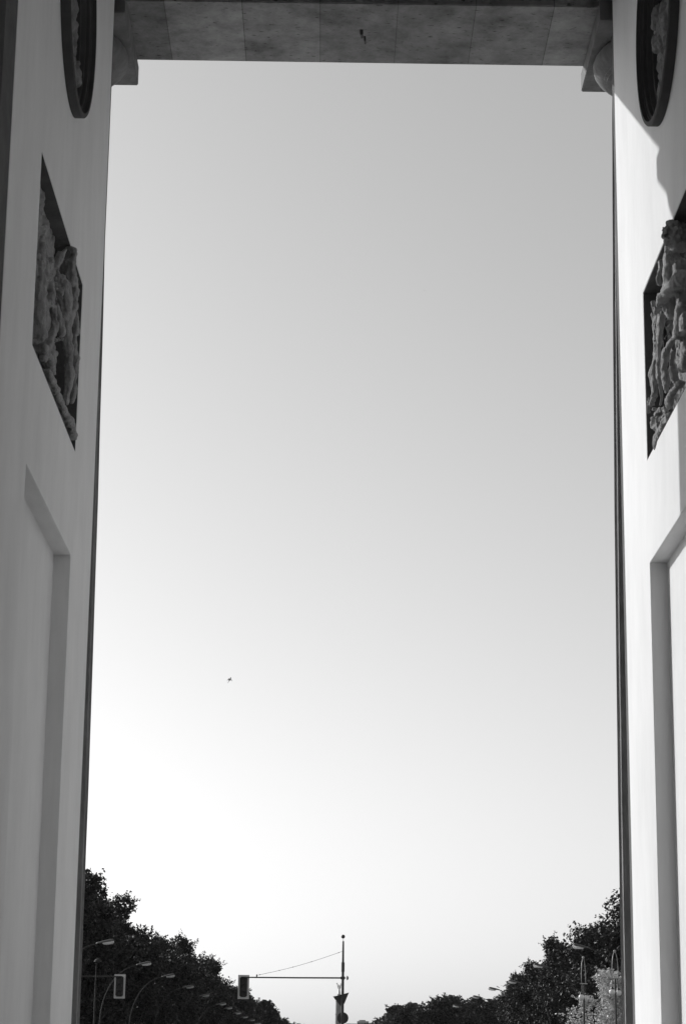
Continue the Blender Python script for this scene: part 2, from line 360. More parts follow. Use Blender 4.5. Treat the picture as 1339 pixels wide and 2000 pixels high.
def curls(X, s):
    def f(ball, rnd):
        def at(e, y, z, r): ball(0, (X - s * e, y, z), r)
        def strand(a, b, r, wob=.012, n=40):
            p = rnd.uniform(0, 6)
            for k in range(n):
                t = k / (n - 1); w = wob * math.sin(t * 9 + p)
                at(a[0] + (b[0] - a[0]) * t + w, a[1] + (b[1] - a[1]) * t, a[2] + (b[2] - a[2]) * t, r * (1 - .3 * t))
        if s > 0:
            for k in range(70):          # curly hair and beard of the hero
                u, v = rnd.uniform(0, 6.28), rnd.uniform(-1, 1); c = math.sqrt(1 - v * v)
                at(.008 + .10 * c * math.cos(u), 19.58 - .12 * abs(c * math.sin(u)), 9.58 + .12 * v, rnd.uniform(.016, .028))
            for k in range(10): strand((.03 - .012 * k, 19.72, 9.50), (.02 - .012 * k, 19.7, 9.36 - .03 * (k % 3)), .011)
            for k in range(7): strand((-.045 - .02 * k, 20.45, 9.02), (-.035 - .02 * k, 20.4, 8.78), .011, .014)
            for k in range(6): strand((-.085 - .014 * k, 21.38 - .03 * k, 9.42), (-.075 - .012 * k, 21.45 - .03 * k, 8.7), .013, .01, 90)
            for k in range(5): strand((.0 - .02 * k, 21.1, 9.40), (-.01 - .02 * k, 21.12, 9.31), .01, 0, 12)
        else:
            for k in range(60): at(rnd.uniform(-.16, -.11), rnd.uniform(18.9, 19.9), rnd.uniform(8.5, 9.5), rnd.uniform(.015, .04))
            for k in range(8): strand((-.10 + .012 * k, 20.2, 9.36 - .012 * k), (-.085 + .01 * k, 20.15, 9.16 - .02 * k), .010)
            for k in range(9): strand((-.04 + .008 * k, 21.0, 8.95), (-.06 + .012 * k, 21.05, 8.62 - .04 * (k % 3)), .012)
            for k in range(9): strand((-.12 + .012 * k, 20.5, 9.3), (-.10 + .012 * k, 20.6, 9.05), .010)
            for k in range(5): strand((-.02 + .012 * k, 20.55, 9.74), (-.01 + .012 * k, 20.55, 9.66), .012, 0, 10)
    return f
walls = {}
for side in (-1, 1):
    w, X, s = wall(side); walls[side] = w
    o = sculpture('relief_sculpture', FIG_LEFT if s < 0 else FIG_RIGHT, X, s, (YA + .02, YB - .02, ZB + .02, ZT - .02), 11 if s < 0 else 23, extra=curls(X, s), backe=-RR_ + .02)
    o.parent = w
    o['label'] = ('weathered relief of a figure with raised arms beside rocks, in the left wall' if s < 0 else
                  'relief of a bearded hero holding a club above a coiling tail, in the right wall')
    # figures inside the medallion
    def med(ball, rnd, X=X, s=s):
        bm = None
        for k in range(44):
            a = rnd.uniform(0, 2 * math.pi); rr = rnd.uniform(.05, .80)
            y, z = MY + rr * math.cos(a), MZ + rr * math.sin(a)
            y2, z2 = y + rnd.uniform(-.16, .16), z - rnd.uniform(.15, .35)
            for t in range(9):
                ball(0, (X - s * (-.09 + .05 * math.sin(k * 2.3)), y + (y2 - y) * t / 8, z + (z2 - z) * t / 8), .035 + .04 * rnd.random(), 1)
        for k in range(13):         # feathered lower edge
            y = MY - .42 + .07 * k
            for t in range(10): ball(0, (X + s * .13, y + .01 * t, MZ - .48 - .04 * t + .01 * abs(k - 6)), .026, 1)
    c = MR - .42
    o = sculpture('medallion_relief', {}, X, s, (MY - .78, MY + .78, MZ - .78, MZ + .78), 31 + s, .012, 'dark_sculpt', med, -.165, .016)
    o.parent = w

# ---- columns
def shaft_bm(z0, z1, r0, r1):
    bm = bmesh.new(); nf = 20; per = 12; seg = nf * per; rings = []
    zs = [z0 + (z1 - z0) * i / 26 for i in range(27)]
    for z in zs:
        t = (z - z0) / (z1 - z0); rr = r0 + (r1 - r0) * (t ** 2.1)
        ring = []
        for k in range(seg):
            a = 2 * math.pi * k / seg; u = (k % per) / per; a += R(8)
            fl = 0 if u < .2 else .085 * math.sin(math.pi * (u - .2) / .8) ** .6
            jit = .004 * noise.noise(Vector((a * 9, z * 3, 1)))
            ring.append(bm.verts.new(((rr - fl + jit) * math.cos(a), (rr - fl + jit) * math.sin(a), z)))
        rings.append(ring)
    for i in range(len(rings) - 1):
        for k in range(seg): bm.faces.new((rings[i][k], rings[i][(k + 1) % seg], rings[i + 1][(k + 1) % seg], rings[i + 1][k]))
    bm.faces.new(rings[0][::-1]); bm.faces.new(rings[-1])
    return bm
AB = .27  # abacus height
def column():
    o = obj('column', shaft_bm(.55, 13.64, .84, .715), 'stone', None, angle=35)
    bm = bmesh.new(); lathe(bm, [(1.0, 0), (1.0, .2), (1.03, .22), (1.05, .3), (1.02, .38), (.95, .4), (.92, .45), (.86, .5), (.85, .56)], 64)
    b = obj('base', bm, 'stone', o, angle=30)
    bm = bmesh.new()
    lathe(bm, [(.70, 13.622), (.735, 13.633), (.735, 13.646), (.76, 13.655), (.785, 13.664), (.785, 13.675), (.80, 13.683), (.82, 13.692), (.82, 13.702), (.84, 13.711), (.875, 13.734),
               (.915, 13.773), (.94, 13.812), (.95, 13.851), (.95, 13.896), (.935, 13.941), (.91, ZS - AB - .004)], 96)
    box(bm, -.99, .99, -.99, .99, ZS - AB, ZS - .004, .012)
    c = obj('capital', bm, 'stone', o, angle=30)
    return o
proto = column()
first = True
for cy in (CYW, CYE):
    for side in (-1, 1):
        c = proto if first else copy_tree(proto); first = False
        gp(c); c.location = (CX[side], cy, 0); c.scale = (side, 1, 1)
        c['label'] = 'fluted sandstone column at the %s end of the %s passage wall' % ('far' if cy > 20 else 'near', 'left' if side < 0 else 'right')
# sandstone piers closing the wall ends towards the columns
for side in (-1, 1):
    for (a, b, rc) in ((Y0 - .6, Y0 - .003, .006), (Y1 + .003, Y1 + .6, .06)):
        bm = bmesh.new(); X = XL if side < 0 else XR
        x0, x1 = X + side * rc, X + side * (TH - rc)
        box(bm, min(x0, x1), max(x0, x1), a, b, 0, ZS - .01, .006); o = obj('wall_pier', bm, 'dark_stone'); gp(o)
# ---- entablature
XA, XB = -15.4, 16.0  # length carried past the view so the gate shades the plaza
for k, (x, sd) in enumerate(((-8.85, -1), (9.4, 1), (-14.2, -1), (14.8, 1))):     # plain unseen side-passage walls and columns, added to shade the plaza
    bm = bmesh.new(); box(bm, x - .74, x + .74, Y0, Y1, 0, ZS - .02, .01); o = gp(obj('passage_wall', bm, 'plaster'))
    o['label'] = 'plain unseen cross wall between the side passages on the %s' % ('left' if sd < 0 else 'right')
    for cy in (CYW, CYE):
        c = copy_tree(proto); gp(c); c.location = (x, cy, 0); c['label'] = 'unseen fluted column at the end of a side passage wall on the %s' % ('left' if sd < 0 else 'right')
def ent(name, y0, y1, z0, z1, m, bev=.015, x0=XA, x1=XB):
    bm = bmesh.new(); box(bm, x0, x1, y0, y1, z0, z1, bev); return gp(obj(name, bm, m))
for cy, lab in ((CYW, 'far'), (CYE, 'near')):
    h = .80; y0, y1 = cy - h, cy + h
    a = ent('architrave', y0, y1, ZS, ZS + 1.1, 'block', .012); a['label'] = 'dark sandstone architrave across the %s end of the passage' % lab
    d = 1 if cy == CYW else -1
    f = (cy - h - (.0 if d > 0 else 0), cy + h)
    ent('frieze', cy - h + .02, cy + h - .02, ZS + 1.1, ZS + 2.3, 'stone')
    bm = bmesh.new()
    box(bm, XA, XB, min(cy, cy + d * (h + .75)), max(cy, cy + d * (h + .75)), ZS + 2.3, ZS + 2.75, .03)
    gp(obj('cornice', bm, 'stone'))
ent('attic', CYE - .4, CYW + .4, ZS + 2.75, ZS + 6.2, 'stone', .03)
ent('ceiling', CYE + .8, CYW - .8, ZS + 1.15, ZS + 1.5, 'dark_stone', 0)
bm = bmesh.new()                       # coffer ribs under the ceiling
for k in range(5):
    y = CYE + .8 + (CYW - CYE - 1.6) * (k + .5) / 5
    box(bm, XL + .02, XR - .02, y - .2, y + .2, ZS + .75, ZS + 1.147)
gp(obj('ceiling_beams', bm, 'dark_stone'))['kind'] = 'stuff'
# small iron fixing left in the soffit
bm = bmesh.new()
for dx, dy, q in ((.30, 24.45, .02), (.345, 24.62, .013)): tube(bm, [(dx, dy, ZS), (dx + .004, dy + .02, ZS - .045), (dx + .01, dy + .1, ZS - .05)], q, 6)
gp(obj('iron_hook', bm, 'iron'))

HAZE, SUN, SKY, DUST, EXPO, ROTS = .00003, 2.8, .150, 1.5, 0.05, -1

# ------------------------------------------------------------------ ground
def sheet(name, x0, x1, y0, y1, z, m, n=1):
    bm = bmesh.new(); vs = [bm.verts.new(p) for p in ((x0, y0, z), (x1, y0, z), (x1, y1, z), (x0, y1, z))]; bm.faces.new(vs)
    return tag(obj(name, bm, m), kind='structure')
sheet('ground', -1500, 1500, -300, 3900, 0, 'grass')
sheet('plaza', -60, 60, -120, 22, .004, 'paving')
sheet('bounce_forecourt', -60, 60, 22, 60, .005, 'bounce_paving')  # unseen pale sheet, added to bounce sun onto the lower walls
sheet('road', -12.5, 14.5, 62, 3600, .004, 'asphalt')
sheet('crossing_road', -120, 120, 64, 90, .008, 'asphalt')
for x0, x1 in ((-20, -12.5), (14.5, 23)):
    bm = bmesh.new(); box(bm, x0, x1, 92, 3600, 0, .12); tag(obj('pavement', bm, 'paving'), kind='structure')
bm = bmesh.new(); box(bm, -1.5, 3.2, 96, 1750, 0.009, .14); tag(obj('median_strip', bm, 'kerb'), kind='structure')
bm = bmesh.new()
for k in range(70):
    for x in (-7, 8.8): box(bm, x - .07, x + .07, 96 + k * 12, 102 + k * 12, .009, .013)
tag(obj('road_markings', bm, 'paint'), kind='structure')

# ------------------------------------------------------------------ traffic signals (signals hang over the road 118 m away)
PY = 118
def signal_head(bm_name_parent, x, z, w=.60, h=1.27):
    """grey-edged back board with a black three-lamp housing; x, z = top left corner; local to parent"""
    p = bm_name_parent
    bm = bmesh.new(); box(bm, x, x + w, .02, .045, z - h, z, .01); b = obj('backboard', bm, 'plate', p)
    bm = bmesh.new(); box(bm, x + .10, x + w - .10, -.16, .018, z - h + .10, z - .10, .05)
    g = obj('lamp_housing', bm, 'black', p)
    for k in range(3):
        cz = z - .27 - k * .365; cx = x + w / 2
        bm = bmesh.new(); ns = 14
        ri, ro = [], []
        for q in range(ns + 1):
            a = R(-20) + R(220) * q / ns
            for yy, arr in ((-.16, ri), (-.36, ro)):
                arr.append((bm.verts.new((cx + .15 * math.cos(a), yy, cz + .15 * math.sin(a))), bm.verts.new((cx + .14 * math.cos(a), yy, cz + .14 * math.sin(a)))))
        for q in range(ns):
            for w_ in (0, 1): bm.faces.new((ri[q][w_], ri[q + 1][w_], ro[q + 1][w_], ro[q][w_]))
            bm.faces.new((ro[q][0], ro[q + 1][0], ro[q + 1][1], ro[q][1]))
        obj('visor', bm, 'black', g)
        bm = bmesh.new(); lathe(bm, [(.13, -.165), (.10, -.185), (.02, -.195)], 20, (cx, 0, cz), 'Y'); obj('lens', bm, 'iron', g)

t = empty('traffic_signal', (.98, PY, 0))
tag(t, 'tall dark mast with a signal on its long arm, triangular and round signs', 'traffic light')
bm = bmesh.new(); tube(bm, [(0, 0, .1), (0, 0, 2), (0, 0, 6.85)], [.085, .085, .07], 14); tube(bm, [(0, 0, 6.85), (0, 0, 6.86), (0, 0, 7.35), (0, 0, 7.36)], [.07, .088, .088, .055], 14)
tube(bm, [(0, 0, 7.36), (0, 0, 8.45), (0, 0, 8.5)], [.06, .05, .02], 14); tube(bm, [(0, 0, 8.5), (0, 0, 8.62)], .012, 6)
obj('mast', bm, 'iron', t, angle=40)
bm = bmesh.new(); ball(bm, (-.01, 0, 8.72), .105, 3); obj('ball_finial', bm, 'iron', t, smooth=True)
bm = bmesh.new(); tube(bm, [(0, 0, 6.53), (-2.5, 0, 6.51), (-5.35, 0, 6.50)], [.042, .04, .034], 10); tube(bm, [(-.12, 0, 6.53), (.12, 0, 6.53)], .075, 12)
tube(bm, [(.1, 0, 6.53), (.22, 0, 6.53)], .015, 6); obj('arm', bm, 'iron', t, angle=40)
bm = bmesh.new(); lathe(bm, [(.12, .0), (.115, .03), (.08, .075), (.02, .1)], 20, (.21, 0, 6.53), 'X'); obj('bell_cap', bm, 'iron', t, angle=50)
bm = bmesh.new(); A, B = Vector((-.06, 0, 7.93)), Vector((-4.6, 0, 6.62))
tube(bm, [A.lerp(B, k / 12) + Vector((0, 0, -.10 * math.sin(math.pi * k / 12))) for k in range(13)], .009, 6)
for k in (.04, .36, .58, .74, .97): ball(bm, A.lerp(B, k) + Vector((0, 0, -.10 * math.sin(math.pi * k))), .03, 1)
tube(bm, [(-4.63, 0, 6.47), (-4.63, 0, 6.66)], .035, 8)
obj('stay_wire', bm, 'iron', t)
signal_head(t, -5.63, 6.63)
bm = bmesh.new()                       # backs of the give-way and round signs, turned a little off the mast
def sign_tri(bm, P, th=.012):
    f = [bm.verts.new((x, y, z)) for x, y, z in P]; b_ = [bm.verts.new((x, y + th, z)) for x, y, z in P]
    bm.faces.new(f); bm.faces.new(b_[::-1])
    for i in range(3): bm.faces.new((f[i], b_[i], b_[(i + 1) % 3], f[(i + 1) % 3]))
sign_tri(bm, [(-.52, .13, 5.555), (-.02, .11, 5.655), (-.06, .11, 4.99)])
obj('triangular_sign', bm, 'iron', t)
bm = bmesh.new(); sign_tri(bm, [(-.13, -.13, 5.635), (.335, -.17, 5.765), (.09, -.13, 5.15)]); obj('triangular_sign', bm, 'iron', t)
bm = bmesh.new(); lathe(bm, [(.3, .10), (.305, .105), (.305, .115), (.3, .12)], 40, (.02, 0, 4.43), 'Y'); obj('round_sign', bm, 'iron', t, angle=40)
bm = bmesh.new()
tube(bm, [(-.02, .085, 4.2), (-.02, .085, 5.62)], .02, 6)
for z in (4.3, 4.56, 5.1, 5.5): tube(bm, [(-.02, -.13, z), (-.02, .12, z)], .021, 6)
obj('sign_bracket', bm, 'iron', t)

t2 = empty('traffic_signal', (-18.2, PY, 0))
tag(t2, 'grey-edged traffic signal hung on an arm in front of the dark left trees', 'traffic light')
bm = bmesh.new(); tube(bm, [(0, 0, .1), (0, 0, 8.2)], [.085, .06], 12); obj('mast', bm, 'iron', t2)
bm = bmesh.new(); tube(bm, [(0, 0, 6.40), (7.25, 0, 6.46)], [.045, .035], 8); obj('arm', bm, 'iron', t2)
signal_head(t2, 6.90, 6.58)

# ------------------------------------------------------------------ whip street lamps
def whip(sgn):
    """arm and head point to -x for sgn=-1; the head's tip is at the origin's x"""
    r = empty('street_lamp')
    pts = [(0, 0, 0), (0, 0, 3), (0, 0, 5.2)]
    for k in range(1, 15):
        a = k / 14
        pts.append((3.1 * (1 - math.cos(a * math.pi / 2 * .93)), 0, 5.2 + 4.55 * math.sin(a * math.pi / 2 * .93)))
    ex = pts[-1][0]; ez = pts[-1][2]
    bm = bmesh.new(); tube(bm, [(sgn * (x - 4.05), y, z) for x, y, z in pts], [.09, .075, .06] + [.055 - .0015 * k for k in range(14)], 8)
    obj('pole', bm, 'pole', r, smooth=True)
    bm = bmesh.new()
    mt = Matrix.Translation((sgn * (ex - 4.05), 0, ez + .03)) @ Matrix.Rotation(-sgn * R(11), 4, 'Y') @ Matrix.Diagonal((sgn, 1, 1, 1))
    prof = [(0, .05, .05), (.12, .1, .08), (.5, .15, .12), (.95, .17, .13), (1.12, .15, .11), (1.17, .08, .06)]
    rings = []
    for x, w, h in prof:
        rings.append([bm.verts.new(mt @ Vector((x, w * math.cos(q * math.pi / 8), h * math.sin(q * math.pi / 8) * (1 if q <= 8 else .35)))) for q in range(16)])
    for i in range(len(rings) - 1):
        for q in range(16): bm.faces.new((rings[i][q], rings[i][(q + 1) % 16], rings[i + 1][(q + 1) % 16], rings[i + 1][q]))
    bm.faces.new(rings[0]); bm.faces.new(rings[-1][::-1])
    hd = obj('lamp_head', bm, 'hood', r, smooth=True)
    bm = bmesh.new(); rings = []
    for x, w, h in [(.42, .08, .03), (.5, .13, .09), (.8, .145, .13), (1.1, .13, .13), (1.18, .1, .09), (1.2, .05, .04)]:
        rings.append([bm.verts.new(mt @ Vector((x, w * math.cos(q * math.pi / 6), -.03 - 1.35 * h * math.sin(q * math.pi / 6)))) for q in range(7)] )
    for i in range(len(rings) - 1):
        for q in range(6): bm.faces.new((rings[i][q], rings[i][q + 1], rings[i + 1][q + 1], rings[i + 1][q]))
    bm.faces.new(rings[0]); bm.faces.new(rings[-1])
    obj('lens', bm, 'lens', hd, smooth=True)
    return r
ordn = ['nearest', 'second', 'third', 'fourth', 'fifth', 'sixth', 'seventh', 'eighth', 'ninth', 'tenth', 'eleventh']
LR = [(16.2, 144.8), (16.1, 171.3), (16.7, 202.1), (16.2, 219.6), (16.2, 243.4), (16.0, 277.1)]
LL = [(-14.0, 146.1), (-13.8, 175.6), (-13.4, 197.7), (-13.2, 223.6), (-12.9, 248.7), (-12.4, 280), (-12.3, 297.7), (-12.1, 323.2), (-11.9, 346.8), (-11.4, 366.8), (-11.2, 393.5)]
pr_ = whip(-1)
for i, (x, y) in enumerate(LR):
    o = pr_ if i == 0 else copy_tree(pr_)
    o.location = (x + .1, y, 0); 
    tag(o, ['nearest curved-arm street lamp on the right, its big head above the hooped lamp',
            'second curved-arm street lamp on the right, its head among the dark tree leaves',
            'third curved-arm street lamp on the right, its head at the very edge of the crown',
            'curved-arm street lamp standing out against the sky with a dark bird on its arm',
            'curved-arm street lamp against the sky, next after the one with the bird',
            'smallest curved-arm street lamp on the right, low over the far treetops'][i], 'street lamp', 'curved-arm lamps along the right side of the avenue')
pl_ = whip(1)
for i, (x, y) in enumerate(LL):
    o = pl_ if i == 0 else copy_tree(pl_)
    o.location = (x, y, 0)
    tag(o, '%s curved-arm street lamp along the dark left trees, counted from the wall' % ordn[i].replace('nearest', 'first'), 'street lamp', 'curved-arm lamps along the left side of the avenue')

# a bird resting on the fourth lamp, two flying
def bird(name, s, wings, label, loc, rot):
    bm = bmesh.new()
    ball(bm, (0, 0, 0), .5 * s, 2, (1, .32, .3)); ball(bm, (.5 * s, 0, .08 * s), .14 * s, 2)
    tube(bm, [(.6 * s, 0, .07 * s), (.72 * s, 0, .05 * s)], [.04 * s, .005 * s], 6)
    v = [bm.verts.new(p) for p in ((-.4 * s, .06 * s, 0), (-.4 * s, -.06 * s, 0), (-.95 * s, -.16 * s, -.02 * s), (-.95 * s, .16 * s, -.02 * s), (-.4 * s, 0, .05 * s), (-.95 * s, 0, .03 * s))]
    bm.faces.new((v[0], v[4], v[5], v[3])); bm.faces.new((v[4], v[1], v[2], v[5])); bm.faces.new((v[0], v[3], v[2], v[1]))
    o = obj(name, bm, 'bird', None, smooth=True)
    for sg in (-1, 1):
        bm = bmesh.new()
        if wings: P = [(.3, .1, .05), (.28, .5, .22), (.05, 1.05, .1), (-.35, 1.45, -.12), (-.1, .8, .1), (-.2, .4, .15), (-.25, .1, .03)]
        else: P = [(.3, .14, .05), (.1, .2, .12), (-.5, .12, .05), (-.8, .03, -.02), (-.4, .14, -.08), (.1, .19, -.06), (.25, .15, 0)]
        a = [bm.verts.new((x * s, sg * y * s, z * s)) for x, y, z in P]; b = [bm.verts.new((x * s, sg * y * s, z * s - .035 * s)) for x, y, z in P]
        bm.faces.new(a); bm.faces.new(b[::-1])
        for i in range(len(P)): bm.faces.new((a[i], b[i], b[(i + 1) % len(P)], a[(i + 1) % len(P)]))
        obj('wing', bm, 'bird', o)
    o.location = loc; o.rotation_euler = rot
    tag(o, label, 'bird'); return o
bird('flying_bird', .19, True, 'small dark bird flying low in the left part of the empty sky', (-4.66, 100, 19.5), (R(20), R(-58), R(12)))
bird('flying_bird', .05, True, 'tiny dark speck of a bird high up right of centre in the sky', (5.37, 120, 46.7), (R(10), R(-15), R(70)))
bird('perched_bird', .26, False, 'dark bird perched on the arm of a right-hand street lamp', (17.35, 219.6, 10.08), (0, R(-20), R(150)))

# ------------------------------------------------------------------ hooped lamps with globes
def hooped():
    r = empty('hooped_lamp')
    bm = bmesh.new(); tube(bm, [(0, 0, 0), (0, 0, .6), (0, 0, .62), (0, 0, 5.44), (0, 0, 5.46)], [.12, .12, .06, .04, .02], 10)
    obj('pole', bm, 'iron', r, angle=40)
    bm = bmesh.new(); pts = []
    for k in range(25):
        a = math.pi * k / 24; pts.append((.52 * math.cos(a), 0, 5.45 + 1.08 * math.sin(a) ** .8))
    tube(bm, pts, .017, 8); ball(bm, (0, 0, 6.56), .06, 2); obj('hoop', bm, 'bright_metal', r, smooth=True)
    bm = bmesh.new(); tube(bm, [(-.85, 0, 5.42), (.85, 0, 5.48)], .022, 8); obj('crossbar', bm, 'bright_metal', r)
    for sx in (-.55, .5):
        bm = bmesh.new(); tube(bm, [(sx * .6, 0, 5.43), (sx * .9, 0, 5.25), (sx, 0, 5.05)], .014, 6)
        lathe(bm, [(.03, 5.08), (.07, 5.0), (.08, 4.98)], 16, (sx, 0, 0)); h = obj('globe_holder', bm, 'iron', r)
        bm = bmesh.new(); ball(bm, (sx, 0, 4.86), .13, 3); obj('globe', bm, 'globe', h, smooth=True)
    return r
h1 = hooped(); h1.location = (11.22, 95, 0); h1.rotation_euler = (0, 0, R(73))
tag(h1, 'slender hooped lamp with two white globes, left of the pair by the pale tree', 'street lamp', 'hooped globe lamps on the right pavement')
h2 = copy_tree(h1); h2.location = (12.2, 92, .12); h2.rotation_euler = (0, 0, R(68))
tag(h2, 'slender hooped lamp with two white globes, the one touching the right wall edge', 'street lamp', 'hooped globe lamps on the right pavement')
p3 = empty('post_lamp', (-9.9, 95, 0)); tag(p3, 'thin post lamp with a pale domed cap before the dark left trees', 'street lamp')
bm = bmesh.new(); tube(bm, [(0, 0, 0), (0, 0, 4.8), (.0, 0, 6.12)], [.05, .035, .018], 8); tube(bm, [(0, 0, 5.6), (.03, 0, 6.0), (.06, 0, 6.14)], .012, 6); obj('pole', bm, 'pole', p3)
bm = bmesh.new(); lathe(bm, [(.17, 6.12), (.15, 6.19), (.09, 6.25), (.02, 6.27)], 20, (.06, 0, 0)); obj('cap', bm, 'pole', p3)

# ------------------------------------------------------------------ trees
def leaves(pts, sizes, rnd, up=.0):
    """one curved diamond per point"""
    n = len(pts)
    u = rnd.normal(size=(n, 3)); u /= np.linalg.norm(u, axis=1)[:, None]
    w = rnd.normal(size=(n, 3)); w -= (w * u).sum(1)[:, None] * u; w /= np.linalg.norm(w, axis=1)[:, None]
    nn = np.cross(u, w)
    s = sizes[:, None]
    v = np.stack([pts - u * s, pts + w * s * .55 + nn * s * .12, pts + u * s, pts - w * s * .55 + nn * s * .12], 1).reshape(-1, 3)
    f = np.arange(n * 4).reshape(-1, 4)
    return v, f
def crown_mesh(name, seed, rx, zc, rz, nblob, nleaf, size, m, core=.5, ragged=1.0):
    rnd = np.random.default_rng(seed)
    P = []; S = []
    for b in range(nblob):
        d = rnd.normal(size=3); d /= np.linalg.norm(d)
        q = rnd.uniform(.45, .95) if b > nblob * .25 else rnd.uniform(0, .5)
        c = np.array([d[0] * rx * q, d[1] * rx * q, zc + d[2] * rz * q])
        if d[2] < 0: c[:2] *= .9
        br = rx * rnd.uniform(.2, .36) * (1.25 - .5 * q)
        k = int(nleaf / nblob)
        dd = rnd.normal(size=(k, 3)); dd /= np.linalg.norm(dd, axis=1)[:, None]
        rr = br * rnd.uniform(.15, 1, size=(k, 1)) ** .45
        lump = 1 + .22 * np.sin(dd[:, :1] * 7 + b) * np.sin(dd[:, 1:2] * 6 + b * 2) * ragged
        P.append(c + dd * rr * lump * np.array([1, 1, .85])); S.append(rnd.uniform(.6, 1.3, size=k) * size)
        if q > .6:                                   # loose sprigs that break the outline
            for t in range(3):
                o = d + rnd.normal(size=3) * .5; o /= np.linalg.norm(o); o[2] = abs(o[2]) * .8
                L = rx * rnd.uniform(.08, .2) * ragged
                tt = rnd.uniform(0, 1, size=(14, 1))
                P.append(c + o * (br * .9 + tt * L) + rnd.normal(size=(14, 3)) * size * .5); S.append(rnd.uniform(.5, .9, size=14) * size)
    P = np.concatenate(P); S = np.concatenate(S)
    v, f = leaves(P, S, rnd)
    me = bpy.data.meshes.new(name); me.from_pydata(v.tolist(), [], f.tolist()); me.materials.append(M[m]); me.update()
    return me
def trunk_bm(seed, h, r, rx, zc, rz):
    rnd = random.Random(seed); bm = bmesh.new()
    top = Vector((rnd.uniform(-.4, .4), rnd.uniform(-.4, .4), h * .62))
    pts = [Vector((0, 0, -.1)), Vector((0, 0, .5)), Vector((.05, .03, h * .2)), top * .6 + Vector((.1, 0, 0)), top, Vector((top.x * 1.4, top.y * 1.4, h * .88))]
    tube(bm, pts, [r * 1.4, r, r * .85, r * .6, r * .4, r * .1], 10)
    for k in range(9):
        z = h * rnd.uniform(.22, .6); a = rnd.uniform(0, 6.28); L = rx * rnd.uniform(.55, .9)
        p0 = Vector((0, 0, z)); p1 = p0 + Vector((math.cos(a) * L * .45, math.sin(a) * L * .45, L * .35)); p2 = p0 + Vector((math.cos(a) * L, math.sin(a) * L, L * .75))
        tube(bm, [p0, p1, p2], [r * .4, r * .25, r * .06], 6)
    return bm
TV = []
for i, (rx, zc, rz, nb) in enumerate([(5.6, 12.2, 7.6, 70), (6.2, 11.6, 7.9, 80), (5.0, 12.6, 7.2, 64), (6.6, 11.0, 7.4, 84)]):
    cm = crown_mesh('crown', 40 + i, rx, zc, rz, nb, 36000, .20, 'leaf')
    tb = trunk_bm(i, 19, .32, rx, zc, rz); tm = bpy.data.meshes.new('trunk'); tb.to_mesh(tm); tb.free(); tm.materials.append(M['bark'])
    TV.append((cm, tm))
FV = []
for i, (rx, zc, rz, nb) in enumerate([(6.0, 11.8, 7.8, 46), (7.0, 11.2, 7.4, 50)]):
    cm = crown_mesh('crown', 60 + i, rx, zc, rz, nb, 13000, .38, 'leaf_far')
    tb = trunk_bm(i + 9, 19, .32, rx, zc, rz); tm = bpy.data.meshes.new('trunk'); tb.to_mesh(tm); tb.free(); tm.materials.append(M['bark'])
    FV.append((cm, tm))
def tree(x, y, h, var, rz, label, group, far=False, wide=1.0):
    cm, tm = (FV if far else TV)[var]
    t = empty('broadleaf_tree', (x, y, 0), rz); s = h / 20.0; t.scale = (s * wide, s * wide, s)
    for nm, me in (('trunk', tm), ('crown', cm)):
        o = bpy.data.objects.new(nm, me); C.objects.link(o); o.parent = t
    tag(t, label, 'tree', group)
    return t
gl, gr = 'trees lining the left side of the avenue', 'trees lining the right side of the avenue'
rnd = random.Random(5)
TL = [(-26.9, 196, 22.9), (-27.0, 214, 20.5), (-27.0, 236, 20.5), (-27, 257, 20.5), (-26.2, 278, 20.0), (-26, 300, 20.5), (-25, 324, 20.5), (-24.5, 350, 20.5), (-23.6, 378, 19.8),
      (-23, 412, 20), (-22.3, 450, 20), (-21.8, 490, 19.5), (-20.8, 535, 20), (-19, 590, 20), (-17.5, 650, 20), (-16, 720, 20), (-14.5, 800, 20), (-13, 900, 20.5), (-12, 1020, 21)]
ol = ['nearest', 'second', 'third', 'fourth', 'fifth', 'sixth', 'seventh', 'eighth', 'ninth', 'tenth', 'eleventh', 'twelfth']
for i, (x, y, h) in enumerate(TL):
    x += (1.5 if y < 300 else 2.3) if 230 < y < 480 else 1.0; h += 1.0 if y > 230 else .2
    far = y > 480
    lab = ('dark leafy tree, %s along the left row counted from the white wall' % ol[i].replace('nearest', 'first')) if i < 9 else \
          ('dark tree at the thin far end of the left row, close behind its neighbours')
    tree(x, y, h, rnd.randrange(2 if far else 4), rnd.uniform(0, 6.28), lab, gl if i < 9 else 'far trees of the left row', far)
for i, (x, y, h) in enumerate([(-36, 225, 20), (-37, 262, 20), (-36, 305, 20), (-35, 350, 20)]):
    tree(x, y, h, i, rnd.uniform(0, 6.28), 'dark tree mostly hidden behind the front row on the left', 'hidden second row on the left')
TR = [(36.5, 222, 21.0, 1), (38.0, 243, 20.0, 1), (35.2, 264, 21.2, 1), (35.4, 286, 20.6, 1), (35.6, 310, 20.5, 1), (35.5, 338, 20.5, .95), (36, 366, 20.5, .9), (36.8, 388, 20.5, .8), (37.5, 408, 19.5, .7)]
TR = [(x - (3.2 if i == 0 else 1.2), y, h + (1.3 if i == 0 else .5), w * (1.15 if i == 0 else 1)) for i, (x, y, h, w) in enumerate(TR)]
for i, (x, y, h, w) in enumerate(TR):
    lab = 'sun-flecked leafy tree, %s along the right row counted from the white wall' % ol[i].replace('nearest', 'first')
    tree(x, y, h, 3 if i == 0 else (i * 3 + 1) % 4, rnd.uniform(0, 6.28), lab, gr, False, w)
for i, (x, y, h) in enumerate([(47, 250, 20), (47, 290, 20), (46, 330, 20)]):
    tree(x, y, h, i, rnd.uniform(0, 6.28), 'tree mostly hidden behind the front row on the right', 'hidden second row on the right')
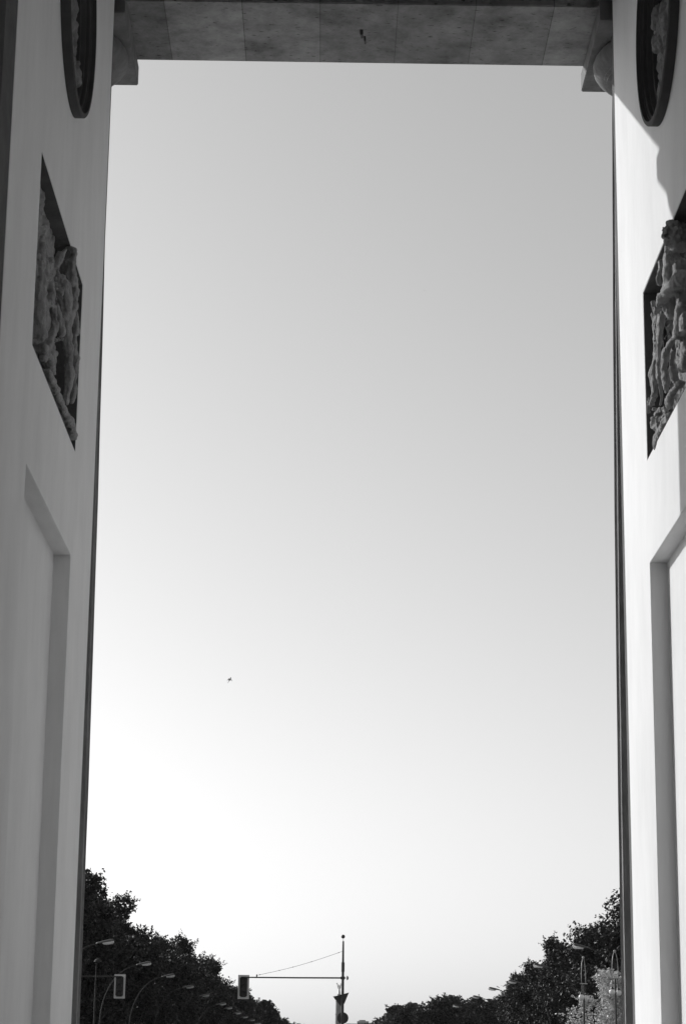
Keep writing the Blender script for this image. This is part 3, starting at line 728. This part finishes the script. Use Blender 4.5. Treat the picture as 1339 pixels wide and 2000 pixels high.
TF = [(53, 600, 20.5), (46.5, 588, 21), (41, 580, 21), (36, 574, 21.3), (31, 578, 21.3), (27.5, 600, 21), (25.0, 640, 21), (23.5, 690, 21), (21.5, 750, 21), (20, 820, 21), (19, 910, 21), (18.5, 1010, 21.5)]
for i, (x, y, h) in enumerate(TF):
    h += 1.2
    lab = ['low dark treetop just left of where the near right trees end' , 'low dark treetop just right of where the near row ends'][1 if i == 0 else 0] if i < 2 else 'distant treetop in the low rounded group right of the signal mast'
    tree(x, y, h, i % 2, rnd.uniform(0, 6.28), lab, 'distant low trees on the right', True, 1.3)
for i in range(12):
    tree(-30 + i * 14 + rnd.uniform(-3, 3), 1500 + rnd.uniform(-30, 60), 24 + rnd.uniform(-2, 2), i % 2, rnd.uniform(0, 6.28),
         'faint grey tree on the far skyline beyond the avenue', 'faint trees on the far skyline', True, 1.4)
# small pale tree close by on the right
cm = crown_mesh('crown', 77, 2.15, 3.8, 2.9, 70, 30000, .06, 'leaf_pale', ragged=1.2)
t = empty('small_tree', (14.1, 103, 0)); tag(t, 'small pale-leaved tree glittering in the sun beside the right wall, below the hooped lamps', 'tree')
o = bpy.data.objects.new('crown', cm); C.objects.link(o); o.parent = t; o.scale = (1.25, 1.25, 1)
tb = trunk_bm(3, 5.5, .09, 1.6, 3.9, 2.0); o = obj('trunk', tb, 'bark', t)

# ------------------------------------------------------------------ far monument and high-rise
v = empty('victory_column', (12.45, 1850, 0)); tag(v, 'hazy grey monument column with a gilded winged statue, half hidden by the signal mast', 'monument')
bm = bmesh.new(); box(bm, -9.4, 9.4, -9.4, 9.4, 0, 7, .2); obj('pedestal', bm, 'tower_stone', v)
bm = bmesh.new(); lathe(bm, [(7.9, 7), (7.9, 15), (8.3, 15.2), (8.3, 16)], 32); obj('colonnade', bm, 'tower_stone', v, angle=40)
bm = bmesh.new()
pf = [(3.9, 16)]
for k in range(4):
    z = 18 + k * 10.5; r = 3.5 - .2 * k
    pf += [(r, z), (r - .1, z + 9.6), (r + .12, z + 9.8), (r + .12, z + 10.3)]
lathe(bm, pf + [(2.8, 60.5)], 40); obj('shaft', bm, 'tower_stone', v, angle=40)
bm = bmesh.new(); lathe(bm, [(2.8, 60.5), (3.9, 61.5), (3.9, 62.8), (1.6, 63), (1.4, 65.5)], 32); obj('viewing_platform', bm, 'tower_stone', v, angle=40)
bm = bmesh.new()
lathe(bm, [(1.3, 65.5), (1.15, 67), (.8, 69), (.65, 70.2), (.8, 71.3), (.45, 72), (.25, 72.2), (.4, 72.6), (.35, 73.2), (.1, 73.5)], 20)
tube(bm, [(-.6, 0, 71.5), (-1.4, 0, 72.6), (-2.0, 0, 73.9)], [.25, .18, .12], 8); tube(bm, [(.6, 0, 71.5), (1.2, 0, 70.4)], [.25, .15], 8)
lathe(bm, [(.35, -.05), (.45, 0), (.35, .05)], 16, (-2.1, 0, 74.3), 'Y')
st = obj('statue', bm, 'gold', v, angle=60)
for sg in (-1, 1):
    bm = bmesh.new(); P = [(.2, .4, 71.6), (.9, .8, 73.2), (1.5, 1.2, 75.2), (1.75, 1.1, 73.2), (1.5, .9, 71.2), (.9, .6, 69.6), (.3, .4, 70)]
    a = [bm.verts.new((sg * x, y, z)) for x, y, z in P]; b = [bm.verts.new((sg * x, y + .2, z)) for x, y, z in P]
    bm.faces.new(a); bm.faces.new(b[::-1])
    for i in range(len(P)): bm.faces.new((a[i], b[i], b[(i + 1) % len(P)], a[(i + 1) % len(P)]))
    obj('wing', bm, 'gold', st)
b = empty('office_tower', (58, 3400, 0)); tag(b, 'flat-topped grey building faint on the horizon right of the signal mast', 'building')
bm = bmesh.new(); box(bm, -7, 11, -8, 8, 0, 78.6); box(bm, -24, -7.2, -7, 7, 0, 74.8); box(bm, 11.2, 32, -7, 7, 0, 75.6); obj('wall', bm, 'concrete', b)
bm = bmesh.new(); box(bm, -4, 6, -5, 5, 78.6, 80.4); obj('roof_plant', bm, 'concrete', b)
bm = bmesh.new()
for k in range(22):
    box(bm, -6.6, 10.6, -8.06, -7.99, 3 + k * 3.4, 4.7 + k * 3.4)
obj('window', bm, 'iron', b)

# ------------------------------------------------------------------ air
bm = bmesh.new(); box(bm, -1520, 1520, -320, 3930, -1, 95)
hz = bpy.data.materials.new('haze'); tt, N, Lk = nt(hz)
out = N.new('ShaderNodeOutputMaterial'); pv = N.new('ShaderNodeVolumePrincipled')
pv.inputs['Color'].default_value = grey(.9); pv.inputs['Density'].default_value = HAZE; pv.inputs['Anisotropy'].default_value = .0
Lk.new(pv.outputs[0], out.inputs['Volume'])
tag(obj('haze', bm, hz), kind='stuff')

# ------------------------------------------------------------------ camera
PITCH, YAW, ROLL, F = 0.255943581, 0.00584050306, 0.0118797226, 4183.476
fw = Vector((math.cos(PITCH) * math.sin(YAW), math.cos(PITCH) * math.cos(YAW), math.sin(PITCH)))
rt = Vector((math.cos(YAW), -math.sin(YAW), 0)); up = rt.cross(fw)
r2 = rt * math.cos(ROLL) + up * math.sin(ROLL); u2 = up * math.cos(ROLL) - rt * math.sin(ROLL)
cam = bpy.data.cameras.new('camera'); co = bpy.data.objects.new('camera', cam); C.objects.link(co)
co.matrix_world = Matrix(((r2.x, u2.x, -fw.x, 0), (r2.y, u2.y, -fw.y, 0), (r2.z, u2.z, -fw.z, 1.6), (0, 0, 0, 1)))
cam.sensor_fit = 'VERTICAL'; cam.sensor_height = 36; cam.lens = F / 2000 * 36; cam.clip_start = .1; cam.clip_end = 20000
scene.camera = co

# ------------------------------------------------------------------ light
SEL, SAZ = R(23.9), R(49.3)            # elevation; azimuth left of the avenue
sd = Vector((-math.sin(SAZ) * math.cos(SEL), math.cos(SAZ) * math.cos(SEL), math.sin(SEL)))
L = bpy.data.lights.new('sun', 'SUN'); L.energy = SUN; L.angle = R(.53); L.color = (1, 1, 1)
so = bpy.data.objects.new('sun', L); C.objects.link(so); so.location = (0, 0, 50); so.rotation_euler = sd.to_track_quat('Z', 'Y').to_euler()
W = bpy.data.worlds.new('World'); scene.world = W; W.use_nodes = True
N = W.node_tree.nodes; Lk = W.node_tree.links
for n in list(N): N.remove(n)
sky = N.new('ShaderNodeTexSky'); sky.sky_type = 'NISHITA'; sky.sun_disc = False
sky.sun_elevation = SEL; sky.sun_rotation = ROTS * SAZ; sky.air_density = 1.0; sky.dust_density = DUST; sky.ozone_density = 1
bw = N.new('ShaderNodeVectorMath'); bw.operation = 'DOT_PRODUCT'; bw.inputs[1].default_value = (.2, .6, .2)   # black-and-white film
bg = N.new('ShaderNodeBackground'); bg.inputs[1].default_value = SKY; ow = N.new('ShaderNodeOutputWorld')
Lk.new(sky.outputs[0], bw.inputs[0]); Lk.new(bw.outputs['Value'], bg.inputs[0]); Lk.new(bg.outputs[0], ow.inputs[0])
vs = scene.view_settings; vs.view_transform = 'Standard'; vs.look = 'None'; vs.gamma = 1; vs.exposure = EXPO; vs.use_curve_mapping = False
